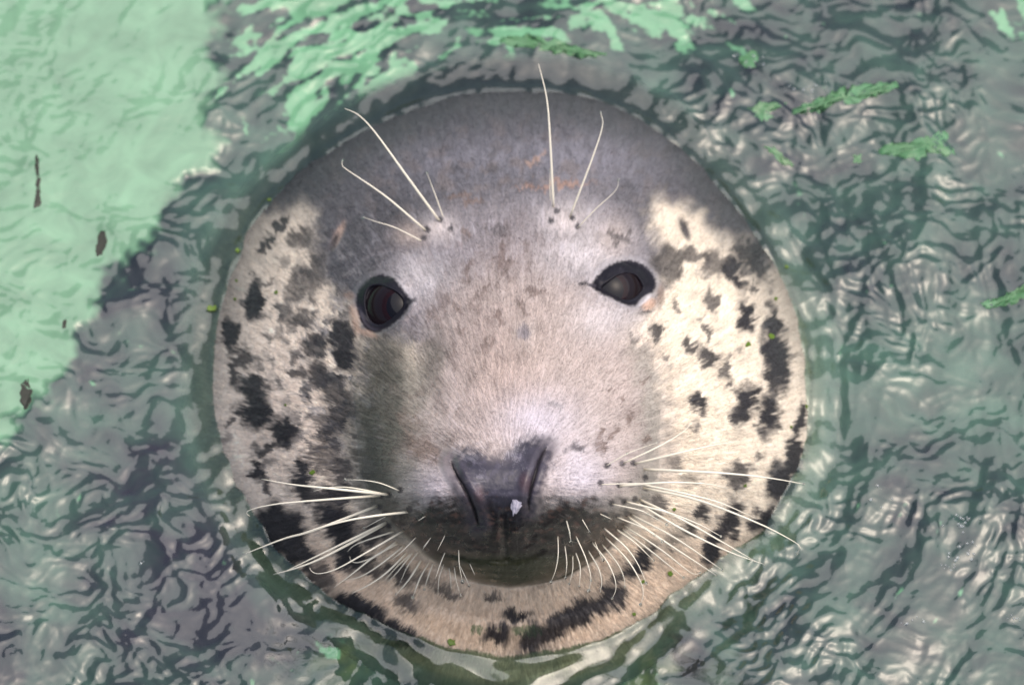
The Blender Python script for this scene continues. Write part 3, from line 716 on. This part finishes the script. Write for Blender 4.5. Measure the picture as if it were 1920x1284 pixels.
for pts, th, dr in (
    ([(400,325),(560,235),(735,172)],1.8,2), ([(510,310),(760,190),(900,105),(962,45)],3.6,0), ([(585,310),(900,235),(1100,190),(1290,160)],4.2,0), ([(645,345),(1150,370),(1450,400),(1690,440)],5.2,2),
    ([(365,445),(550,438),(720,437)],2.6,0), ([(480,455),(800,432),(1050,440),(1195,470)],4.2,0), ([(640,465),(1000,545),(1380,690),(1600,800),(1665,850),(1645,890)],4.8,2), ([(620,440),(900,500),(1150,565),(1390,670)],3.8,0),
    ([(525,555),(800,625),(1000,700),(1150,780)],3.8,1), ([(620,540),(950,700),(1370,940)],4.6,1), ([(600,560),(900,735),(1200,880),(1430,962)],4.4,2), ([(435,570),(620,610),(720,660),(800,705)],2.4,4), ([(365,635),(440,670)],1.8,0),
    ([(470,655),(650,730),(770,815)],2.8,4), ([(565,640),(850,790),(1160,1000)],4.0,1), ([(540,650),(800,825),(1115,1030)],4.2,2), ([(515,710),(750,860),(930,1000),(985,1027),(1018,1018)],3.6,1), ([(470,735),(600,830),(715,940)],3.4,2),
    ([(505,735),(700,880),(910,1050)],3.4,2), ([(385,725),(530,850),(610,960),(665,1085)],3.2,2), ([(395,785),(540,930),(630,1080),(645,1160),(628,1225)],3.4,2), ([(310,820),(400,930),(455,1040),(468,1120),(445,1185)],3.0,2),
    ([(375,830),(480,960),(520,1050),(527,1110)],3.0,2), ([(285,870),(350,980),(375,1070),(365,1148)],3.0,0), ([(205,775),(270,920),(305,1050),(290,1135)],2.6,3), ([(205,885),(235,980),(230,1108)],2.6,2), ([(187,905),(186,1000),(165,1090)],2.0,1),
    ([(135,840),(148,950),(140,1050)],2.2,3), ([(90,775),(92,900),(75,1000),(45,1080)],2.0,2), ([(145,675),(165,750),(175,815)],2.2,3), ([(248,670),(295,750)],1.8,1), ([(330,815),(370,910),(385,935)],2.4,2)):
    WH.append((Z7(pts), th, -.12 if pts[-1][0] > 700 else .02, dr))
BROW = [Z1([(985,655),(850,470),(720,290),(650,215),(590,185)]), Z1([(930,695),(760,550),(600,440),(580,420),(580,398)]), Z1([(915,738),(800,680),(720,655),(665,635)]), Z1([(1000,640),(968,550),(930,450)]),
        Z2([(172,600),(160,350),(145,150),(110,0)]), Z2([(238,640),(330,400),(375,260),(368,200)]), Z2([(268,685),(350,600),(430,525),(443,480)]), Z2([(160,570),(157,500),(158,440)])]
BTH = [5.0, 4.2, 2.4, 2.2, 5.0, 4.2, 2.2, 1.6]
drop_mesh = None
def make_whisker(name, pts, th, lift, drops):
    P = smooth_line(pts, 18); n_ = len(P)
    L_ = np.concatenate([[0], np.cumsum(np.hypot(*np.diff(P, axis=0).T))]); t = L_ / L_[-1]
    w0 = float(head_w(np.array([P[0, 0]]), np.array([P[0, 1]]))[0]) - 3
    w = w0 + L_[-1] * (.55 * t - (.55 - lift) * t * t)
    w = np.maximum(w, head_smooth(P[:, 0], P[:, 1]) + np.where(t > .05, 4, -9))
    w[0] = w0 - 4
    Q = to_world(P[:, 0], P[:, 1], w)
    r = th * S * .5 * (1.0 - .80 * t ** 1.8) * 1.0
    v, f = tube(Q, r)
    o = mesh_obj(name, v, f, mwk, seal)
    for k in range(drops):
        i = int(n_ * (.45 + .5 * (k + rng.random() * .6) / max(drops, 1))); i = min(i, n_ - 1)
        if k == drops - 1: i = n_ - 1
        c = Q[i] + np.array([0, 0, -r[i] * .6]); s_ = (1.5 + 1.6 * rng.random()) * S * (1.25 if i == n_ - 1 else .8)
        vv, ff = uv_sphere(c, s_, 10, 7, (.9, .9, 1.1)); mesh_obj('water_drop', vv, ff, mdr, o)
for pts, th, lift, dr in WH: make_whisker('whisker', pts, th, lift, dr)
for pts, th in zip(BROW, BTH): make_whisker('eyebrow_whisker', pts, th, .25, 1 if th < 4.5 else 0)

# white blob of mucus by the nostril
mm, b, n, l = principled('mucus', (.36, .34, .40), .2)
w_ = float(head_w(np.array([970.0]), np.array([944.0]))[0])
v, ff = uv_sphere((0, 0, 0), 1.0, 40, 28); vv = []
for p in v:
    p = np.array(p); k = 1 + .24 * float(noise(np.array([p[0] * 2.1 + 3]), np.array([p[1] * 2.1 + p[2]]), 7)[0]) + .06 * float(noise(np.array([p[0] * 5 + p[2] * 2]), np.array([p[1] * 5]), 9)[0])
    vv.append(to_world(969 + (11 + 5 * p[1]) * p[0] * k + 6 * p[1], 945 - 21 * p[1] * k, w_ + 7 * p[2] * k))
mu = mesh_obj('mucus', vv, ff, mm, seal)

# ------------------------------------------------------------------ algae on the fur and the water
mal, b, n, l = principled('algae', (.10, .17, .012), .45)
def flake(name, outline_px, mat, on, thick=.0006, lift=.0008, seed=0, ragged=0):
    """a thin curled scrap with real thickness lying on the water or the fur"""
    P = np.array(smooth_poly(outline_px, 8)); c = P.mean(0); rg = 8; n_ = len(P)
    if ragged: P = P + ragged * np.stack([noise(P[:, 0] / 9 + seed, P[:, 1] / 9, 3), noise(P[:, 0] / 9, P[:, 1] / 9 + seed, 4)], 1)
    top = []; 
    for k in range(rg + 1):
        q = c + (P - c) * (k / rg if k else .02)
        if on == 'water':
            w = plane_w(q[:, 1]); T = to_world(q[:, 0], q[:, 1], w)
            T[:, 2] = water_z(T[:, 0], T[:, 1]) + lift
        else:
            w = head_w(q[:, 0], q[:, 1]); T = to_world(q[:, 0], q[:, 1], w + lift / S)
        top.append(T)
    top = np.vstack(top); bot = top - np.array([0, 0, thick]); m_ = len(top)
    v = np.vstack([top, bot]); f = []
    for k in range(rg):
        for i in range(n_):
            j = (i + 1) % n_; a_, b_, c_, d_ = k * n_ + i, k * n_ + j, (k + 1) * n_ + j, (k + 1) * n_ + i
            f.append((a_, b_, c_, d_)); f.append((m_ + d_, m_ + c_, m_ + b_, m_ + a_))
    for i in range(n_):
        j = (i + 1) % n_; a_, b_ = rg * n_ + i, rg * n_ + j; f.append((a_, b_, m_ + b_, m_ + a_))
    f.append(tuple(range(n_ - 1, -1, -1))); f.append(tuple(m_ + i for i in range(n_)))
    return mesh_obj(name, v, f, mat)

# scraps of sea lettuce
msl, b, n, l = principled('sea_lettuce', (.10, .36, .08), .3)
tc = n.new('ShaderNodeTexCoord'); nz = n.new('ShaderNodeTexNoise'); nz.inputs['Scale'].default_value = 60; nz.inputs['Detail'].default_value = 4
cr = n.new('ShaderNodeValToRGB'); cr.color_ramp.elements[0].position = .3; cr.color_ramp.elements[1].position = .7
cr.color_ramp.elements[0].color = (.065, .16, .06, 1); cr.color_ramp.elements[1].color = (.10, .25, .12, 1)
l.new(tc.outputs['Object'], nz.inputs['Vector']); l.new(nz.outputs['Fac'], cr.inputs[0]); l.new(cr.outputs[0], b.inputs['Base Color'])
SL = [([(1484,215),(1510,200),(1545,188),(1580,172),(1635,162),(1684,166),(1665,180),(1625,188),(1600,200),(1570,196),(1530,210)], 'long narrow bright green seaweed strip floating on the rippled water'),
      ([(1405,205),(1430,196),(1470,202),(1445,212),(1448,224),(1425,227),(1408,216)], 'small bright green seaweed scrap beside the end of the long strip'),
      ([(1645,280),(1690,272),(1740,263),(1762,268),(1765,248),(1775,250),(1778,275),(1792,290),(1750,294),(1715,300),(1680,292)], 'forked bright green seaweed scrap with an upturned tip'),
      ([(1600,290),(1612,288),(1616,303),(1604,304)], 'tiny bright green seaweed dot beside the forked scrap'),
      ([(1432,275),(1455,280),(1486,300),(1478,307),(1450,293)], 'short green seaweed sliver near the grey crown of the seal'),
      ([(1842,568),(1880,560),(1920,540),(1960,528),(1950,545),(1900,572),(1850,578)], 'dark green seaweed blade floating out in open dark water'),
      ([(940,78),(985,72),(1060,88),(1130,103),(1120,110),(1060,106),(990,96),(945,88)], 'pale green seaweed ribbon floating behind the crown of the seal'),
      ([(1388,110),(1412,100),(1424,118),(1400,132)], 'small pale green seaweed square in the ripples behind the seal')]
for k, (pts, lab) in enumerate(SL):
    tag(flake('seaweed_scrap', pts, msl, 'water', seed=k * 7, lift=.00015, ragged=8), lab, 'seaweed', 'seaweed scraps floating on the water')
mbr, b, n, l = principled('dead_leaf', (.018, .020, .010), .5)
for pts, lab in (([(66,300),(71,296),(74,330),(76,365),(73,388),(66,390),(69,360)], 'long thin brown stalk floating on pale green water'),
                 ([(186,438),(196,434),(200,452),(193,474),(181,478),(180,462)], 'short dark brown leaf floating on pale green water'),
                 ([(44,715),(55,712),(60,738),(54,764),(42,764),(39,740)], 'dark green oval leaf at the edge of the pale green scum'),
                 ([(118,604),(124,597),(123,610),(117,616)], 'tiny brown speck floating on pale green water')):
    tag(flake('floating_leaf', pts, mbr, 'water', lift=.0001, ragged=3.5), lab, 'leaf', 'dead leaves on the water')
FL = [(446,482,5,'at the waterline just below the grey cap'),(398,583,9,'floating at the waterline of the heavily mottled cheek'),
      (585,885,6,'above the whiskers on the heavily mottled cheek'),(505,380,4,'at the edge of the grey cap on the heavily mottled cheek'),
      (443,526,3,'just under the waterline fleck on pale mottled cheek fur'),(440,560,3,'beside the first dark blotch at the edge of the mottled cheek'),
      (1448,630,7,'on the top of the big black blotch of the pale cheek'),(1402,646,6,'on bare cream fur beside the big black blotch'),(1475,500,4,'floating at the waterline below the white ear patch'),
      (1508,768,6,'at the waterline beside black edge spots'),(1484,800,3,'between black edge spots on the pale cheek'),(1398,910,4,'under the longest whisker of the pale cheek'),
      (1264,954,4,'among the whiskers close to the pale side of the muzzle'),(1206,1090,4,'below the short whiskers on the cream throat'),(1258,1075,6,'larger, on bare cream throat near the whisker tips'),
      (1190,1150,4,'on the throat beside the dark streak under the chin'),(535,759,3,'tiny, on cream fur between the blotches of the mottled cheek'),(848,1203,9,'large, at the foot of the throat in shallow water'),
      (640,933,3,'tiny, between whiskers of the mottled cheek'),(1455,560,4,'on cream fur between the ear patch and big black blotch'),(517,548,4,'on mottled cheek level with the eye')]
for (x, y, r, where) in FL:
    r *= .8
    an = rng.random(9) * .7 + .5
    pts = [(x + r * an[i] * math.cos(i * .7) * 1.15, y + r * an[i] * math.sin(i * .7)) for i in range(9)]
    dry = float(rho_of(np.array([x * 1.]), np.array([y * 1.]))[0]) < .985
    tag(flake('algae_fleck', pts, mal, 'fur' if dry else 'water', thick=.0006, lift=.0014 if dry else .0010), ('yellow green algae fleck ' + where), 'algae fleck', 'algae flecks on and around the seal')

# foam bubbles
mbb, b, n, l = principled('bubble', (.95, 1, 1), .02, IOR=1.33)
b.inputs['Transmission Weight'].default_value = .8
CL = [(1800,985,26,16),(1780,1060,22,14),(1810,1030,30,10),(1515,165,30,9),(1400,115,40,12),(1470,160,50,10),(1900,1160,16,8),(1700,1170,20,8),(265,1052,8,3),(1640,930,40,5)]
LABB = ['cluster of clear bubbles beside the dark water patch']
vv = []; ff = []
for (x, y, sp, k) in CL:
    for _ in range(k):
        qx, qy = x + rng.normal() * sp * .5, y + rng.normal() * sp * .35; r = (1.2 + 2.2 * rng.random() ** 2) * S
        T = to_world(qx, qy, plane_w(qy)); z = water_z(T[0], T[1])
        v, f = uv_sphere((T[0], T[1], z + r * .2), r, 10, 7); o = len(vv); vv += v; ff += [tuple(i + o for i in q) for q in f]
fo = mesh_obj('foam_bubbles', vv, ff, mbb)
tag(fo, 'tiny clear bubbles floating in scattered clusters on the rippled water', 'bubbles', kind='stuff')
print('done')
